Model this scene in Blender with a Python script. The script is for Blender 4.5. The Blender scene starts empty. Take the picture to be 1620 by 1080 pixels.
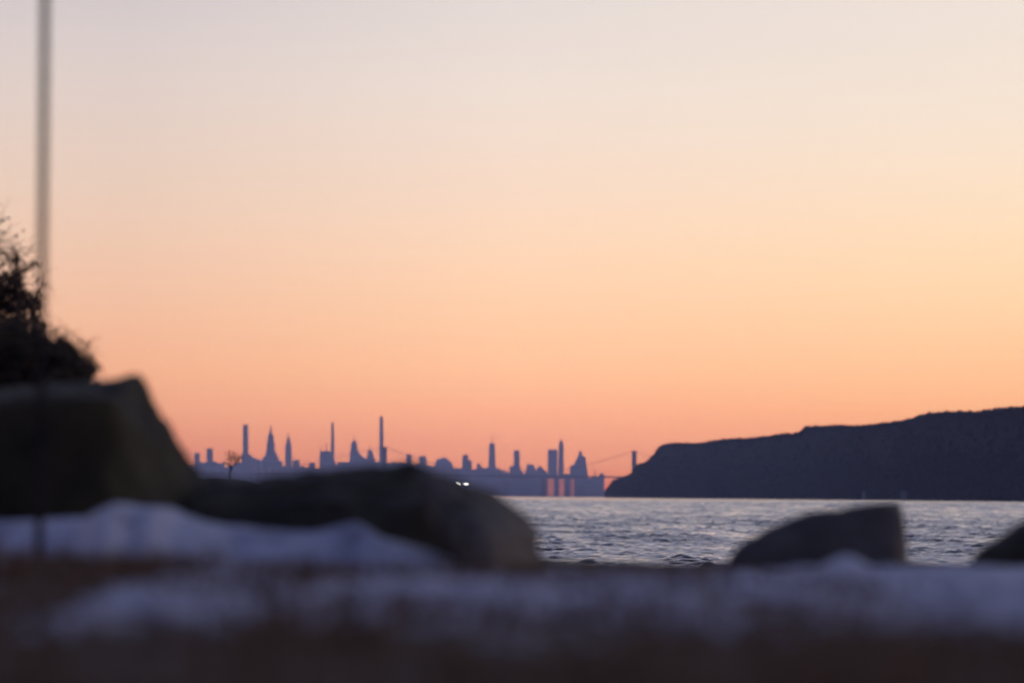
import bpy, bmesh, math, random
import numpy as np
from mathutils import Vector, Matrix, noise

# ------------------------------------------------------------------ scene, camera
sc = bpy.context.scene
C = sc.collection
W0, H0 = 1620.0, 1080.0
LENS = 150.0
F = LENS / 36.0 * W0                      # focal length in photo pixels
EYE = Vector((0, 0, 2.2))                 # water level is z = 0
HORIZON = 784.3
PITCH = math.atan((HORIZON - H0 / 2) / F)
ROLL = math.radians(0.37)

cam_d = bpy.data.cameras.new('camera')
cam = bpy.data.objects.new('camera', cam_d); C.objects.link(cam)
M3 = (Matrix.Rotation(math.pi / 2 + PITCH, 3, 'X') @ Matrix.Rotation(ROLL, 3, 'Z'))
cam.matrix_world = Matrix.Translation(EYE) @ M3.to_4x4()
cam_d.lens = LENS; cam_d.sensor_width = 36.0; cam_d.sensor_fit = 'HORIZONTAL'
cam_d.clip_start = 0.1; cam_d.clip_end = 200000.0
cam_d.dof.use_dof = True
cam_d.dof.focus_distance = 90.0
cam_d.dof.aperture_fstop = 2.0
cam_d.dof.aperture_blades = 0
sc.camera = cam

def at(px, py, Y):
    """world point at distance Y (metres, along +Y) seen at photo pixel px, py"""
    d = M3 @ Vector((px - W0 / 2, H0 / 2 - py, -F))
    return EYE + d * (Y / d.y)

R = random.Random(7)

# ------------------------------------------------------------------ helpers
def s2l(c):
    return tuple(((v / 255.0) / 12.92 if v <= 10.3 else (((v / 255.0) + 0.055) / 1.055) ** 2.4) for v in c)

def tag(o, label=None, cat=None, group=None, kind=None):
    if label: o['label'] = label
    if cat: o['category'] = cat
    if group: o['group'] = group
    if kind: o['kind'] = kind
    return o

def mesh_obj(name, verts, faces, mat, parent=None, smooth=False, loc=None):
    me = bpy.data.meshes.new(name)
    if loc is not None:
        verts = [(v[0] - loc[0], v[1] - loc[1], v[2] - loc[2]) for v in verts]
    me.from_pydata([tuple(v) for v in verts], [], faces)
    me.update()
    if smooth:
        me.polygons.foreach_set('use_smooth', [True] * len(me.polygons))
    o = bpy.data.objects.new(name, me)
    C.objects.link(o)
    if mat: me.materials.append(mat)
    if parent is not None:
        o.parent = parent
    elif loc is not None:
        o.location = loc
    return o

def empty(name, loc):
    o = bpy.data.objects.new(name, None); C.objects.link(o)
    o.location = loc; o.empty_display_size = 1
    return o

def new_mat(name):
    m = bpy.data.materials.new(name); m.use_nodes = True
    nt = m.node_tree
    return m, nt, nt.nodes, nt.links, nt.nodes['Principled BSDF']

def noise_mat(name, c1, c2, scale, rough=0.9, bump=0.0, bscale=None, detail=6.0, lo=0.35, hi=0.65, dist=0.02, spec=0.3):
    m, nt, N, L, b = new_mat(name)
    tc = N.new('ShaderNodeTexCoord')
    n = N.new('ShaderNodeTexNoise'); n.inputs['Scale'].default_value = scale; n.inputs['Detail'].default_value = detail
    L.new(tc.outputs['Object'], n.inputs['Vector'])
    r = N.new('ShaderNodeValToRGB')
    r.color_ramp.elements[0].position = lo; r.color_ramp.elements[0].color = (*c1, 1)
    r.color_ramp.elements[1].position = hi; r.color_ramp.elements[1].color = (*c2, 1)
    L.new(n.outputs['Fac'], r.inputs['Fac']); L.new(r.outputs['Color'], b.inputs['Base Color'])
    b.inputs['Roughness'].default_value = rough
    b.inputs['Specular IOR Level'].default_value = spec
    if bump:
        n2 = N.new('ShaderNodeTexNoise'); n2.inputs['Scale'].default_value = bscale or scale * 3; n2.inputs['Detail'].default_value = 8
        L.new(tc.outputs['Object'], n2.inputs['Vector'])
        bp = N.new('ShaderNodeBump'); bp.inputs['Strength'].default_value = bump; bp.inputs['Distance'].default_value = dist
        L.new(n2.outputs['Fac'], bp.inputs['Height']); L.new(bp.outputs['Normal'], b.inputs['Normal'])
    return m

def tube(verts, faces, a, b, ra, rb, n=5):
    a = Vector(a); b = Vector(b)
    d = (b - a)
    if d.length < 1e-6: return
    d.normalize()
    u = d.orthogonal().normalized(); w = d.cross(u)
    k = len(verts)
    for p, r in ((a, ra), (b, rb)):
        for i in range(n):
            t = 2 * math.pi * i / n
            verts.append(p + u * (r * math.cos(t)) + w * (r * math.sin(t)))
    for i in range(n):
        j = (i + 1) % n
        faces.append((k + i, k + j, k + n + j, k + n + i))
    faces.append(tuple(range(k + n, k + 2 * n)))
    faces.append(tuple(range(k + n - 1, k - 1, -1)))

def box(verts, faces, x0, x1, y0, y1, z0, z1):
    k = len(verts)
    for z in (z0, z1):
        verts += [(x0, y0, z), (x1, y0, z), (x1, y1, z), (x0, y1, z)]
    faces += [(k, k + 3, k + 2, k + 1), (k + 4, k + 5, k + 6, k + 7), (k, k + 1, k + 5, k + 4),
              (k + 1, k + 2, k + 6, k + 5), (k + 2, k + 3, k + 7, k + 6), (k + 3, k, k + 4, k + 7)]

def sm(a, b, x):
    t = np.clip((x - a) / (b - a), 0, 1)
    return t * t * (3 - 2 * t)

def lerp_tab(tab, x):
    return float(np.interp(x, [t[0] for t in tab], [t[1] for t in tab]))

# smooth value noise on arrays
def vnoise(x, y, seed=0):
    xi = np.floor(x).astype(np.int64); yi = np.floor(y).astype(np.int64)
    xf = x - xi; yf = y - yi
    u = xf * xf * (3 - 2 * xf); v = yf * yf * (3 - 2 * yf)
    def h(a, b):
        n = (a * 374761393 + b * 668265263 + seed * 974634777) & 0x7fffffff
        n = ((n ^ (n >> 13)) * 1274126177) & 0x7fffffff
        n = n ^ (n >> 16)
        return (n & 0xffff) / 65535.0
    return (h(xi, yi) * (1 - u) + h(xi + 1, yi) * u) * (1 - v) + (h(xi, yi + 1) * (1 - u) + h(xi + 1, yi + 1) * u) * v

def fbm(x, y, seed=0, o=4):
    s = 0; a = 0.5; t = 0
    for i in range(o):
        s = s + a * vnoise(x * 2 ** i, y * 2 ** i, seed + i); t += a; a *= 0.5
    return s / t

def grid_mesh(name, X, Y, Z, mat, smooth=True):
    ny, nx = X.shape
    v = np.stack([X, Y, Z], -1).reshape(-1, 3).astype(np.float32)
    i = np.arange(ny * nx).reshape(ny, nx)
    q = np.stack([i[:-1, :-1], i[:-1, 1:], i[1:, 1:], i[1:, :-1]], -1).reshape(-1, 4)
    me = bpy.data.meshes.new(name)
    me.vertices.add(len(v)); me.vertices.foreach_set('co', v.ravel())
    me.loops.add(q.size); me.loops.foreach_set('vertex_index', q.ravel().astype(np.int32))
    me.polygons.add(len(q)); me.polygons.foreach_set('loop_start', np.arange(0, q.size, 4, dtype=np.int32))
    me.polygons.foreach_set('loop_total', np.full(len(q), 4, dtype=np.int32))
    me.update(calc_edges=True); me.validate()
    if smooth: me.polygons.foreach_set('use_smooth', np.ones(len(q), dtype=bool))
    me.materials.append(mat)
    o = bpy.data.objects.new(name, me); C.objects.link(o)
    return o

# ------------------------------------------------------------------ sky
world = bpy.data.worlds.new('World'); sc.world = world; world.use_nodes = True
nt = world.node_tree; N = nt.nodes; L = nt.links
for n in list(N): N.remove(n)
out = N.new('ShaderNodeOutputWorld'); bg = N.new('ShaderNodeBackground')
tc = N.new('ShaderNodeTexCoord'); sep = N.new('ShaderNodeSeparateXYZ')
L.new(tc.outputs['Generated'], sep.inputs[0])

def math_n(op, a, b=None, c=None, clamp=False):
    n = N.new('ShaderNodeMath'); n.operation = op; n.use_clamp = clamp
    for k, v in enumerate((a, b, c)):
        if v is None: continue
        if isinstance(v, (int, float)): n.inputs[k].default_value = v
        else: L.new(v, n.inputs[k])
    return n.outputs[0]

def map_n(v, a, b, smooth=False):
    n = N.new('ShaderNodeMapRange'); n.clamp = True
    n.interpolation_type = 'SMOOTHSTEP' if smooth else 'LINEAR'
    L.new(v, n.inputs[0]); n.inputs[1].default_value = a; n.inputs[2].default_value = b
    n.inputs[3].default_value = 0; n.inputs[4].default_value = 1
    return n.outputs[0]

def ramp_n(fac, stops):
    n = N.new('ShaderNodeValToRGB'); cr = n.color_ramp
    stops = sorted(stops)
    cr.elements[0].position = stops[0][0]; cr.elements[0].color = (*stops[0][1], 1)
    cr.elements[1].position = stops[-1][0]; cr.elements[1].color = (*stops[-1][1], 1)
    for p, c in stops[1:-1]:
        e = cr.elements.new(p); e.color = (*c, 1)
    L.new(fac, n.inputs[0])
    return n.outputs[0]

def mix_n(f, a, b):
    n = N.new('ShaderNodeMix'); n.data_type = 'RGBA'; n.clamp_result = False
    if isinstance(f, (int, float)): n.inputs[0].default_value = f
    else: L.new(f, n.inputs[0])
    L.new(a, n.inputs[6]); L.new(b, n.inputs[7])
    return n.outputs[2]

# measured glow near the horizon, three directions: (tangent of elevation in photo pixels, linear colour)
SKY = {
 'L': [(0, s2l((188, 98, 104))), (36, s2l((208, 126, 118))), (89, s2l((223, 147, 129))), (130, s2l((233, 162, 137))), (199, s2l((241, 177, 146))),
       (329, s2l((241, 194, 168))), (479, s2l((233, 204, 187))), (679, s2l((222, 207, 203))), (800, s2l((210, 200, 203)))],
 'C': [(0, s2l((200, 102, 106))), (14, s2l((207, 112, 108))), (41, s2l((224, 145, 129))), (83, s2l((236, 157, 138))), (134, s2l((249, 174, 145))),
       (202, s2l((255, 194, 157))), (274, s2l((255, 204, 168))), (362, s2l((255, 213, 182))), (474, s2l((249, 218, 197))), (632, s2l((240, 223, 212))), (782, s2l((229, 218, 215)))],
 'R': [(0, s2l((205, 105, 106))), (41, s2l((230, 148, 126))), (130, s2l((250, 176, 138))), (177, s2l((254, 190, 148))), (329, s2l((255, 216, 175))),
       (457, s2l((254, 224, 194))), (587, s2l((248, 228, 210))), (779, s2l((239, 226, 217)))],
}
# the air dims the glow behind it: the sky beyond is brighter than what is measured through the haze
SIGMA = 3.6e-5
AIR = (0.080, 0.090, 0.212)
BOX_Y, BOX_Z = 40500.0, 680.0
def gained(k):
    src = SKY[k]; res = []
    px_s = sorted(set([0, 14, 30, 50, 75, 95, 112, 122, 134, 150, 170, 200, 240, 300, 370, 470, 560, 640, 720, 800]))
    for t in px_s:
        c = [float(np.interp(t, [q[0] for q in src], [q[1][i] for q in src])) for i in range(3)]
        path = min(BOX_Y, (BOX_Z - 2.2) / max(t / F, 1e-6))
        T = math.exp(-SIGMA * path)
        res.append((math.sin(math.atan(t / F)) / 0.125, tuple(max((c[i] - AIR[i] * (1 - T)) / T, 0.0) for i in range(3))))
    return res

x, y, z = sep.outputs[0], sep.outputs[1], sep.outputs[2]
az = math_n('ARCTAN2', x, y)
zl = math_n('DIVIDE', z, 0.125, clamp=True)
rl, rc, rr = (ramp_n(zl, gained(k)) for k in 'LCR')
low = mix_n(map_n(az, 0.001, 0.117), mix_n(map_n(az, -0.0904, 0.001), rl, rc), rr)
def sl(*c): return s2l(c)
up = ramp_n(z, [(0.0, sl(230, 218, 215)), (0.12, sl(230, 218, 215)), (0.155, sl(217, 213, 229)), (0.2, sl(210, 210, 234)), (0.34, sl(200, 203, 236)),
                (0.5, sl(180, 187, 228)), (0.75, sl(108, 122, 184)), (1.0, sl(70, 87, 152))])
front = mix_n(map_n(z, 0.116, 0.15, True), low, up)
back = ramp_n(z, [(0.0, sl(92, 92, 122)), (0.08, sl(126, 110, 136)), (0.2, sl(124, 116, 152)), (0.4, sl(92, 101, 154)), (1.0, sl(70, 87, 152))])
hor = math_n('SQRT', math_n('ADD', math_n('ADD', math_n('MULTIPLY', x, x), math_n('MULTIPLY', y, y)), 1e-6))
SUN_AZ = math.radians(28)
dt = math_n('DIVIDE', math_n('ADD', math_n('MULTIPLY', x, math.sin(SUN_AZ)), math_n('MULTIPLY', y, math.cos(SUN_AZ))), hor)
dusk = mix_n(map_n(dt, -0.45, 0.72, True), back, front)
sky = N.new('ShaderNodeTexSky'); sky.sky_type = 'NISHITA'; sky.sun_disc = False
sky.sun_elevation = math.radians(0.5); sky.sun_rotation = SUN_AZ
nis = N.new('ShaderNodeVectorMath'); nis.operation = 'SCALE'; L.new(sky.outputs[0], nis.inputs[0]); nis.inputs['Scale'].default_value = 0.05
# the physical sky fills the dome overhead, the dusk glow covers it near the horizon
ov = mix_n(math_n('MULTIPLY', map_n(z, 0.2, 0.7, True), 0.3), dusk, nis.outputs[0])
L.new(ov, bg.inputs[0]); bg.inputs[1].default_value = 1.0
L.new(bg.outputs[0], out.inputs[0])

sun_d = bpy.data.lights.new('sun', 'SUN'); sun = bpy.data.objects.new('sun', sun_d); C.objects.link(sun)
sun_d.energy = 0.04; sun_d.angle = math.radians(12); sun_d.color = (1, 0.62, 0.4)
sd = Vector((math.sin(SUN_AZ) * math.cos(math.radians(1)), math.cos(SUN_AZ) * math.cos(math.radians(1)), math.sin(math.radians(1))))
sun.rotation_euler = (-sd).to_track_quat('-Z', 'Y').to_euler()

sc.view_settings.view_transform = 'Standard'; sc.view_settings.look = 'None'
sc.view_settings.exposure = 0; sc.view_settings.gamma = 1
sc.cycles.use_denoising = True
sc.cycles.max_bounces = 6; sc.cycles.volume_bounces = 4

# ------------------------------------------------------------------ haze
HB = (-25500, 25500, -3300, 40500, -3, 680)
m = bpy.data.materials.new('haze_air'); m.use_nodes = True
hn = m.node_tree.nodes; hl = m.node_tree.links
for n in list(hn): hn.remove(n)
ho = hn.new('ShaderNodeOutputMaterial'); pv = hn.new('ShaderNodeVolumePrincipled')
pv.inputs['Color'].default_value = (0.74, 0.83, 1.0, 1); pv.inputs['Density'].default_value = SIGMA
hl.new(pv.outputs[0], ho.inputs['Volume'])
v, f = [], []; box(v, f, *HB)
tag(mesh_obj('haze', v, f, m), 'pale dusk haze hanging over the river and the far city', kind='stuff')

# ------------------------------------------------------------------ water
m, nt_, N_, L_, b = new_mat('river_water')
b.inputs['Base Color'].default_value = (0.012, 0.016, 0.024, 1); b.inputs['Roughness'].default_value = 0.36; b.inputs['IOR'].default_value = 1.333
t = N_.new('ShaderNodeTexCoord')
def wave(scale, sx, dist, detail, rot, prev=None):
    mp = N_.new('ShaderNodeMapping'); mp.inputs['Scale'].default_value = (sx, 1, 1); mp.inputs['Rotation'].default_value = (0, 0, rot)
    L_.new(t.outputs['Object'], mp.inputs['Vector'])
    n = N_.new('ShaderNodeTexNoise'); n.inputs['Scale'].default_value = scale; n.inputs['Detail'].default_value = detail
    L_.new(mp.outputs[0], n.inputs['Vector'])
    bp = N_.new('ShaderNodeBump'); bp.inputs['Strength'].default_value = 1.0; bp.inputs['Distance'].default_value = dist
    L_.new(n.outputs['Fac'], bp.inputs['Height'])
    if prev is not None: L_.new(prev, bp.inputs['Normal'])
    return bp.outputs['Normal']
nn = wave(0.7, 0.7, 0.2, 3, -0.3)
nn = wave(4.0, 0.8, 0.012, 3, 0.5, nn)
L_.new(nn, b.inputs['Normal'])
gn = N_.new('ShaderNodeTexNoise'); gn.inputs['Scale'].default_value = 0.05; gn.inputs['Detail'].default_value = 5      # wind streaks
gmp = N_.new('ShaderNodeMapping'); gmp.inputs['Scale'].default_value = (2.2, 0.5, 1); L_.new(t.outputs['Object'], gmp.inputs['Vector']); L_.new(gmp.outputs[0], gn.inputs['Vector'])
gr = N_.new('ShaderNodeMapRange'); L_.new(gn.outputs['Fac'], gr.inputs[0]); gr.inputs[1].default_value = 0.35; gr.inputs[2].default_value = 0.65; gr.inputs[3].default_value = 0.05; gr.inputs[4].default_value = 0.24
L_.new(gr.outputs[0], b.inputs['Roughness'])
# one sheet, real waves where the camera can make them out, calm farther away
du = np.concatenate([-np.geomspace(60, 0.19, 40), np.linspace(-0.17, 0.17, 720), np.geomspace(0.19, 60, 40)])
rows = [30.0]
while rows[-1] < 3600:
    yv = rows[-1]
    rows.append(yv + (1.5 if yv < 95 else (0.13 if yv < 280 else 0.22 if yv < 420 else 0.30 * (yv / 420) ** 1.3)))
rows = np.concatenate([[-600, -100, 0, 12], rows, np.geomspace(3650, 40000, 60)])
Yw, U = np.meshgrid(rows, du, indexing='ij')
Xw = np.clip(U * np.maximum(Yw, 30.0), -25000, 25000)
Zw = np.zeros_like(Xw)
wrs = np.random.RandomState(2)
dY = np.gradient(rows)[:, None] * np.ones_like(Xw)
fade = (1 - sm(0.165, 0.25, np.abs(U))) * (1 - sm(2800, 3600, Yw)) * sm(60, 90, Yw)
sel = np.where(fade.max(1) > 0)[0]; r0, r1 = sel[0], sel[-1] + 1
xx, yy, ff, dd = Xw[r0:r1], Yw[r0:r1], fade[r0:r1], dY[r0:r1]
zz = np.zeros_like(xx)
for i in range(54):
    lam = 0.42 * (1.9 / 0.42) ** wrs.random_sample()
    th = math.radians(250) + wrs.normal(0, 1.05)
    kx, ky = math.cos(th) * 2 * math.pi / lam, math.sin(th) * 2 * math.pi / lam
    amp = lam * 0.0066 * wrs.uniform(0.5, 1.4) * (1.0 if lam < 1.6 else (1.6 / lam) ** 0.6)
    ph = wrs.uniform(0, 6.28)
    sn = np.sin(kx * xx + ky * yy + ph)
    zz += amp * (sn + 0.25 * (sn * sn - 0.5)) * np.clip((lam / np.maximum(dd, 0.05) - 1.6) / 1.4, 0, 1)
gust = 0.25 + 2.7 * fbm(xx / 1.5, yy / 6.0, 77, 4) ** 2.0
zz *= gust
for i in range(18):                                   # longer chop out on the open river
    lam = 3.5 * (10.0 / 3.5) ** wrs.random_sample()
    th = math.radians(250) + wrs.normal(0, 0.7)
    zz += sm(350, 1100, yy) * lam * 0.0068 * wrs.uniform(0.5, 1.4) * np.sin((math.cos(th) * xx + math.sin(th) * yy) * 2 * math.pi / lam + wrs.uniform(0, 6.28)) * np.clip((lam / dd - 1.6) / 1.4, 0, 1)
Zw[r0:r1] = zz * ff
tag(grid_mesh('water', Xw, Yw, Zw, m), 'grey lavender rippled river reflecting the dusk sky', kind='structure')

# ------------------------------------------------------------------ near bank: ground, snow, grass
GZ = EYE.z - 0.245
def shore(x):
    return 21.5 + 48 * sm(-4.2, -9.0, x)
def ground_h(x, y):
    h = GZ + 0.05 * (fbm(x * 0.9, y * 0.9, 3, 4) - 0.5) + 0.014 * (fbm(x * 7, y * 7, 9, 2) - 0.5)
    h = h + 0.03 * sm(9, 14, y) * sm(-0.2, -1.6, x) - 0.042 * sm(13, 17, y) - 0.034 * sm(12.5, 16, y) * sm(-0.3, 0.1, x) + 0.05 * sm(13, 16.5, y) * (fbm(x * 1.7, y * 0.15, 44, 3) - 0.5)
    h = h - 3.6 * sm(0, 7, y - shore(x))
    h = h + 1.2 * sm(60, 900, -y)
    return h
xs = np.unique(np.concatenate([np.linspace(-3000, -100, 30), np.linspace(-100, -12, 40), np.linspace(-12, -4, 60), np.linspace(-4, 4, 220),
                               np.linspace(4, 12, 40), np.linspace(12, 100, 40), np.linspace(100, 3000, 30)]))
ys = np.unique(np.concatenate([np.linspace(-3000, -50, 40), np.linspace(-50, 3, 50), np.linspace(3, 19, 420), np.linspace(19, 30, 60), np.linspace(30, 78, 60)]))
X, Y = np.meshgrid(xs, ys)
soil = noise_mat('bank_soil', (0.055, 0.038, 0.020), (0.125, 0.083, 0.042), 2.2, 0.95, 0.8, 20, dist=0.02)
tag(grid_mesh('ground', X, Y, ground_h(X, Y), soil), 'dark brown earth bank under dry grass and patchy snow', kind='structure')

# snow cover on the bank: (x0, x1, y0, y1, cover 0..1), in metres, soft edged
FIELD = [(-4.2, 4.2, 8.6, 19.0, 0.34), (-0.64, 0.85, 7.9, 12.2, 0.50), (-0.60, 0.8, 12.0, 19.0, 0.42), (-0.98, -0.68, 8.3, 10.6, 0.80), (-0.66, -0.5, 8.4, 9.4, 0.6), (-0.3, 0.0, 14.0, 19.0, 0.7),
         (0.62, 0.76, 10.2, 12.4, 1.0), (0.86, 1.25, 8.4, 14.0, 0.58), (1.18, 2.4, 10.9, 18.0, 1.15), (1.0, 1.5, 7.9, 11.2, 0.62), (2.3, 4.2, 10.0, 17.0, 0.9),
         (-4.2, -1.9, 9.0, 13.5, 0.5)]
BARE = [(-1.55, -1.0, 11.4, 14.6, 0.9), (-2.4, -1.02, 5.0, 11.3, 0.9), (-2.6, -1.32, 10.5, 14.4, 0.8), (0.2, 0.40, 13.8, 17.0, 0.7), (0.46, 0.58, 8.5, 11.5, 0.85), (-0.62, -0.42, 11.0, 14.6, 0.6),
        (-0.2, 0.2, 8.0, 9.4, 0.35)]
def _rect(x, y, q, ex=0.10, ey=0.8):
    return sm(q[0] - ex, q[0] + ex, x) * (1 - sm(q[1] - ex, q[1] + ex, x)) * sm(q[2] - ey, q[2] + ey, y) * (1 - sm(q[3] - ey, q[3] + ey, y))
def cover(x, y):
    xw = x + 0.25 * (fbm(x * 2.2, y * 0.8, 61, 3) - 0.5); yw = y + 2.2 * (fbm(x * 2.0, y * 0.6, 62, 3) - 0.5)
    c = np.zeros_like(x)
    for q in FIELD: c = np.maximum(c, q[4] * _rect(xw, yw, q))
    for q in BARE: c = c * (1 - q[4] * _rect(xw, yw, q))
    return c
def snow_cover(x, y):
    n = 0.32 * fbm(x * 6.0, y * 2.6, 21, 4) + 0.68 * fbm(x * 24, y * 14, 27, 2)
    u = 1 / (1 + np.exp(-(n - 0.5) / 0.06))
    return cover(x, y) - u * 0.98
BANK = [(-40, 826), (0, 825), (140, 820), (170, 806), (190, 797), (215, 803), (262, 804), (290, 818), (330, 829), (400, 838), (450, 842), (500, 843),
        (530, 836), (560, 829), (580, 838), (600, 852), (650, 866), (720, 878), (800, 884)]
def bank_h(x, y):
    """ridge of drifted snow lying against the boulders on the left"""
    yc = 15.6
    px = W0 / 2 + x / yc * F
    top = np.interp(px, [b_[0] for b_ in BANK], [b_[1] for b_ in BANK])
    hz = HORIZON + (px - W0 / 2) * math.tan(ROLL)
    zt = EYE.z - (top - hz) * yc / F
    w = np.where(y < yc, sm(14.7, 15.5, y + 1.2 * (fbm(x * 3.5, y * 0.0 + 3.0, 88, 3) - 0.5)), 1 - 0.6 * sm(16.0, 17.4, y))
    fade = 1 - sm(-0.35, 0.05, x)
    g = GZ - 0.02
    return g + (zt - g) * w * fade - 0.05 * (1 - w * fade)
xs = np.linspace(-4.2, 4.2, 520); ys = np.linspace(4.0, 18.2, 620)
X, Y = np.meshgrid(xs, ys)
G = ground_h(X, Y)
cov = snow_cover(X, Y)
S = G + np.clip(cov, -0.6, 0.6) * 0.045
for mx, my, mw, md, mh in ((1.09, 14.0, 0.11, 0.7, 0.06), (1.26, 14.6, 0.2, 0.6, 0.035), (1.95, 15.0, 0.6, 0.9, 0.05), (-0.06, 14.6, 0.22, 0.6, 0.034), (0.32, 15.6, 0.12, 0.6, 0.03), (0.6, 15.2, 0.09, 0.5, 0.02), (0.68, 11.5, 0.07, 0.5, 0.03)):
    S = np.maximum(S, G + mh * np.exp(-((X - mx) / mw) ** 2 - ((Y - my) / md) ** 2) * 1.5 - 0.02)
S = np.maximum(S, bank_h(X, Y) + 0.02 * (fbm(X * 5, Y * 5, 5, 3) - 0.5))
snow_m, nt_, N_, L_, b = new_mat('old_snow')
b.inputs['Base Color'].default_value = (0.80, 0.82, 0.86, 1); b.inputs['Roughness'].default_value = 0.8
b.inputs['Specular IOR Level'].default_value = 0.2
t = N_.new('ShaderNodeTexCoord'); n = N_.new('ShaderNodeTexNoise'); n.inputs['Scale'].default_value = 5.0; n.inputs['Detail'].default_value = 7
L_.new(t.outputs['Object'], n.inputs['Vector'])
r = N_.new('ShaderNodeValToRGB'); r.color_ramp.elements[0].position = 0.3; r.color_ramp.elements[0].color = (0.40, 0.385, 0.38, 1)
r.color_ramp.elements[1].position = 0.52; r.color_ramp.elements[1].color = (0.60, 0.585, 0.57, 1)
L_.new(n.outputs['Fac'], r.inputs['Fac']); L_.new(r.outputs['Color'], b.inputs['Base Color'])
bp = N_.new('ShaderNodeBump'); bp.inputs['Strength'].default_value = 0.6; bp.inputs['Distance'].default_value = 0.01
n2 = N_.new('ShaderNodeTexNoise'); n2.inputs['Scale'].default_value = 45; L_.new(t.outputs['Object'], n2.inputs['Vector'])
L_.new(n2.outputs['Fac'], bp.inputs['Height']); L_.new(bp.outputs['Normal'], b.inputs['Normal'])
tag(grid_mesh('snow', X, Y, S, snow_m), 'thin patchy old snow lying over the grassy bank', kind='stuff')

# dry grass
gm, nt_, N_, L_, b = new_mat('dry_grass')
g_ = N_.new('ShaderNodeNewGeometry'); r = N_.new('ShaderNodeValToRGB')
r.color_ramp.elements[0].color = (0.075, 0.046, 0.022, 1); r.color_ramp.elements[1].color = (0.27, 0.165, 0.078, 1)
e = r.color_ramp.elements.new(0.5); e.color = (0.18, 0.096, 0.043, 1)
L_.new(g_.outputs['Random Per Island'], r.inputs['Fac']); L_.new(r.outputs['Color'], b.inputs['Base Color'])
b.inputs['Roughness'].default_value = 0.85; b.inputs['Specular IOR Level'].default_value = 0.2
rs = np.random.RandomState(4)
n = 62000
bx = rs.uniform(-3.6, 3.6, n); by = 3.2 + 14.5 * rs.uniform(0, 1, n) ** 0.9
sc_ = snow_cover(bx, by); bk = bank_h(bx, by) - ground_h(bx, by)
tuft = fbm(bx * 3.2, by * 2.2, 55, 3)
cc = cover(bx, by)
keep = (tuft > 0.40) & (bk < 0.03) & (rs.uniform(0, 1, n) > np.clip(sc_ * 2.5 + 0.1 + cc * 0.5, 0.0, 0.965))
bx, by = bx[keep], by[keep]; tuft = tuft[keep]; cc = cc[keep]; n = len(bx)
bz = ground_h(bx, by) - 0.004
ln = rs.uniform(0.03, 0.075, n) * (0.55 + 1.3 * np.clip((tuft - 0.4) * 3, 0, 1)) * (1 - 0.45 * cc) * (1 - (0.62 - 0.25 * (1 - sm(-0.7, 0.0, bx))) * sm(11.5, 15.5, by))
wd = rs.uniform(0.0016, 0.0036, n); an = rs.uniform(0, 2 * math.pi, n); lean = rs.uniform(0.15, 1.1, n); la = rs.uniform(0, 2 * math.pi, n)
sx, sy = np.cos(an) * wd, np.sin(an) * wd
dx, dy = np.cos(la) * lean * ln, np.sin(la) * lean * ln
P = np.zeros((n, 5, 3), np.float32)
P[:, 0] = np.stack([bx - sx, by - sy, bz], -1); P[:, 1] = np.stack([bx + sx, by + sy, bz], -1)
P[:, 2] = np.stack([bx + sx * .7 + dx * .35, by + sy * .7 + dy * .35, bz + ln * .6], -1)
P[:, 3] = np.stack([bx - sx * .7 + dx * .35, by - sy * .7 + dy * .35, bz + ln * .6], -1)
P[:, 4] = np.stack([bx + dx, by + dy, bz + ln * (1 - 0.25 * lean)], -1)
k = np.arange(n) * 5
faces = []
for a in k:
    a = int(a); faces.append((a, a + 1, a + 2, a + 3)); faces.append((a + 3, a + 2, a + 4))
me = bpy.data.meshes.new('grass'); me.from_pydata(P.reshape(-1, 3).tolist(), [], faces); me.materials.append(gm)
o = bpy.data.objects.new('grass', me); C.objects.link(o)
tag(o, 'short dry brown grass poking through the snow', 'grass', kind='stuff')

# ------------------------------------------------------------------ boulders
def boulder(name, pts, mat, label, amp=0.034, fine=0.010, group='boulders along the shore', cut=0.05, knobs=()):
    P3 = [at(*p) for p in pts]
    c = sum(P3, Vector()) / len(P3); base = Vector((c.x, c.y, min(p.z for p in P3)))
    bm = bmesh.new()
    for p in P3: bm.verts.new(p - base)
    res = bmesh.ops.convex_hull(bm, input=bm.verts)
    bmesh.ops.delete(bm, geom=[g for g in set(res['geom_interior'] + res['geom_unused']) if isinstance(g, bmesh.types.BMVert)], context='VERTS')
    bmesh.ops.triangulate(bm, faces=bm.faces)
    for _ in range(6):
        lg = [e for e in bm.edges if e.calc_length() > cut]
        if not lg: break
        bmesh.ops.subdivide_edges(bm, edges=lg, cuts=1)
        bmesh.ops.triangulate(bm, faces=[f for f in bm.faces if len(f.verts) > 3])
    for _ in range(3):
        bmesh.ops.smooth_vert(bm, verts=bm.verts, factor=0.5, use_axis_x=True, use_axis_y=True, use_axis_z=True)
    bm.normal_update()
    off = Vector((R.uniform(0, 50), R.uniform(0, 50), R.uniform(0, 50)))
    mv = []
    for v in bm.verts:
        p = v.co + off
        d = amp * noise.fractal(p * 3.0, 0.8, 2.0, 4) + fine * noise.noise(p * 22)
        d -= amp * 0.8 * max(0, 0.25 - abs(noise.noise(p * 2.1 + Vector((9, 3, 1)))))       # worn joints
        mv.append((v, v.normal * d))
    for v, d in mv: v.co += d
    for kx, ky, kY, kr, kh in knobs:                       # knobs and hollows on the worn outline
        kc = at(kx, ky, kY) - base
        for v in bm.verts:
            q = v.co - kc
            v.co.z += kh * math.exp(-(q.x ** 2 + q.z ** 2) / kr ** 2 - (q.y / 0.5) ** 2)
    me = bpy.data.meshes.new(name); bm.to_mesh(me); bm.free()
    me.polygons.foreach_set('use_smooth', [True] * len(me.polygons))
    me.materials.append(mat)
    o = bpy.data.objects.new(name, me); C.objects.link(o); o.location = base
    return tag(o, label, 'boulder', group)

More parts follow.
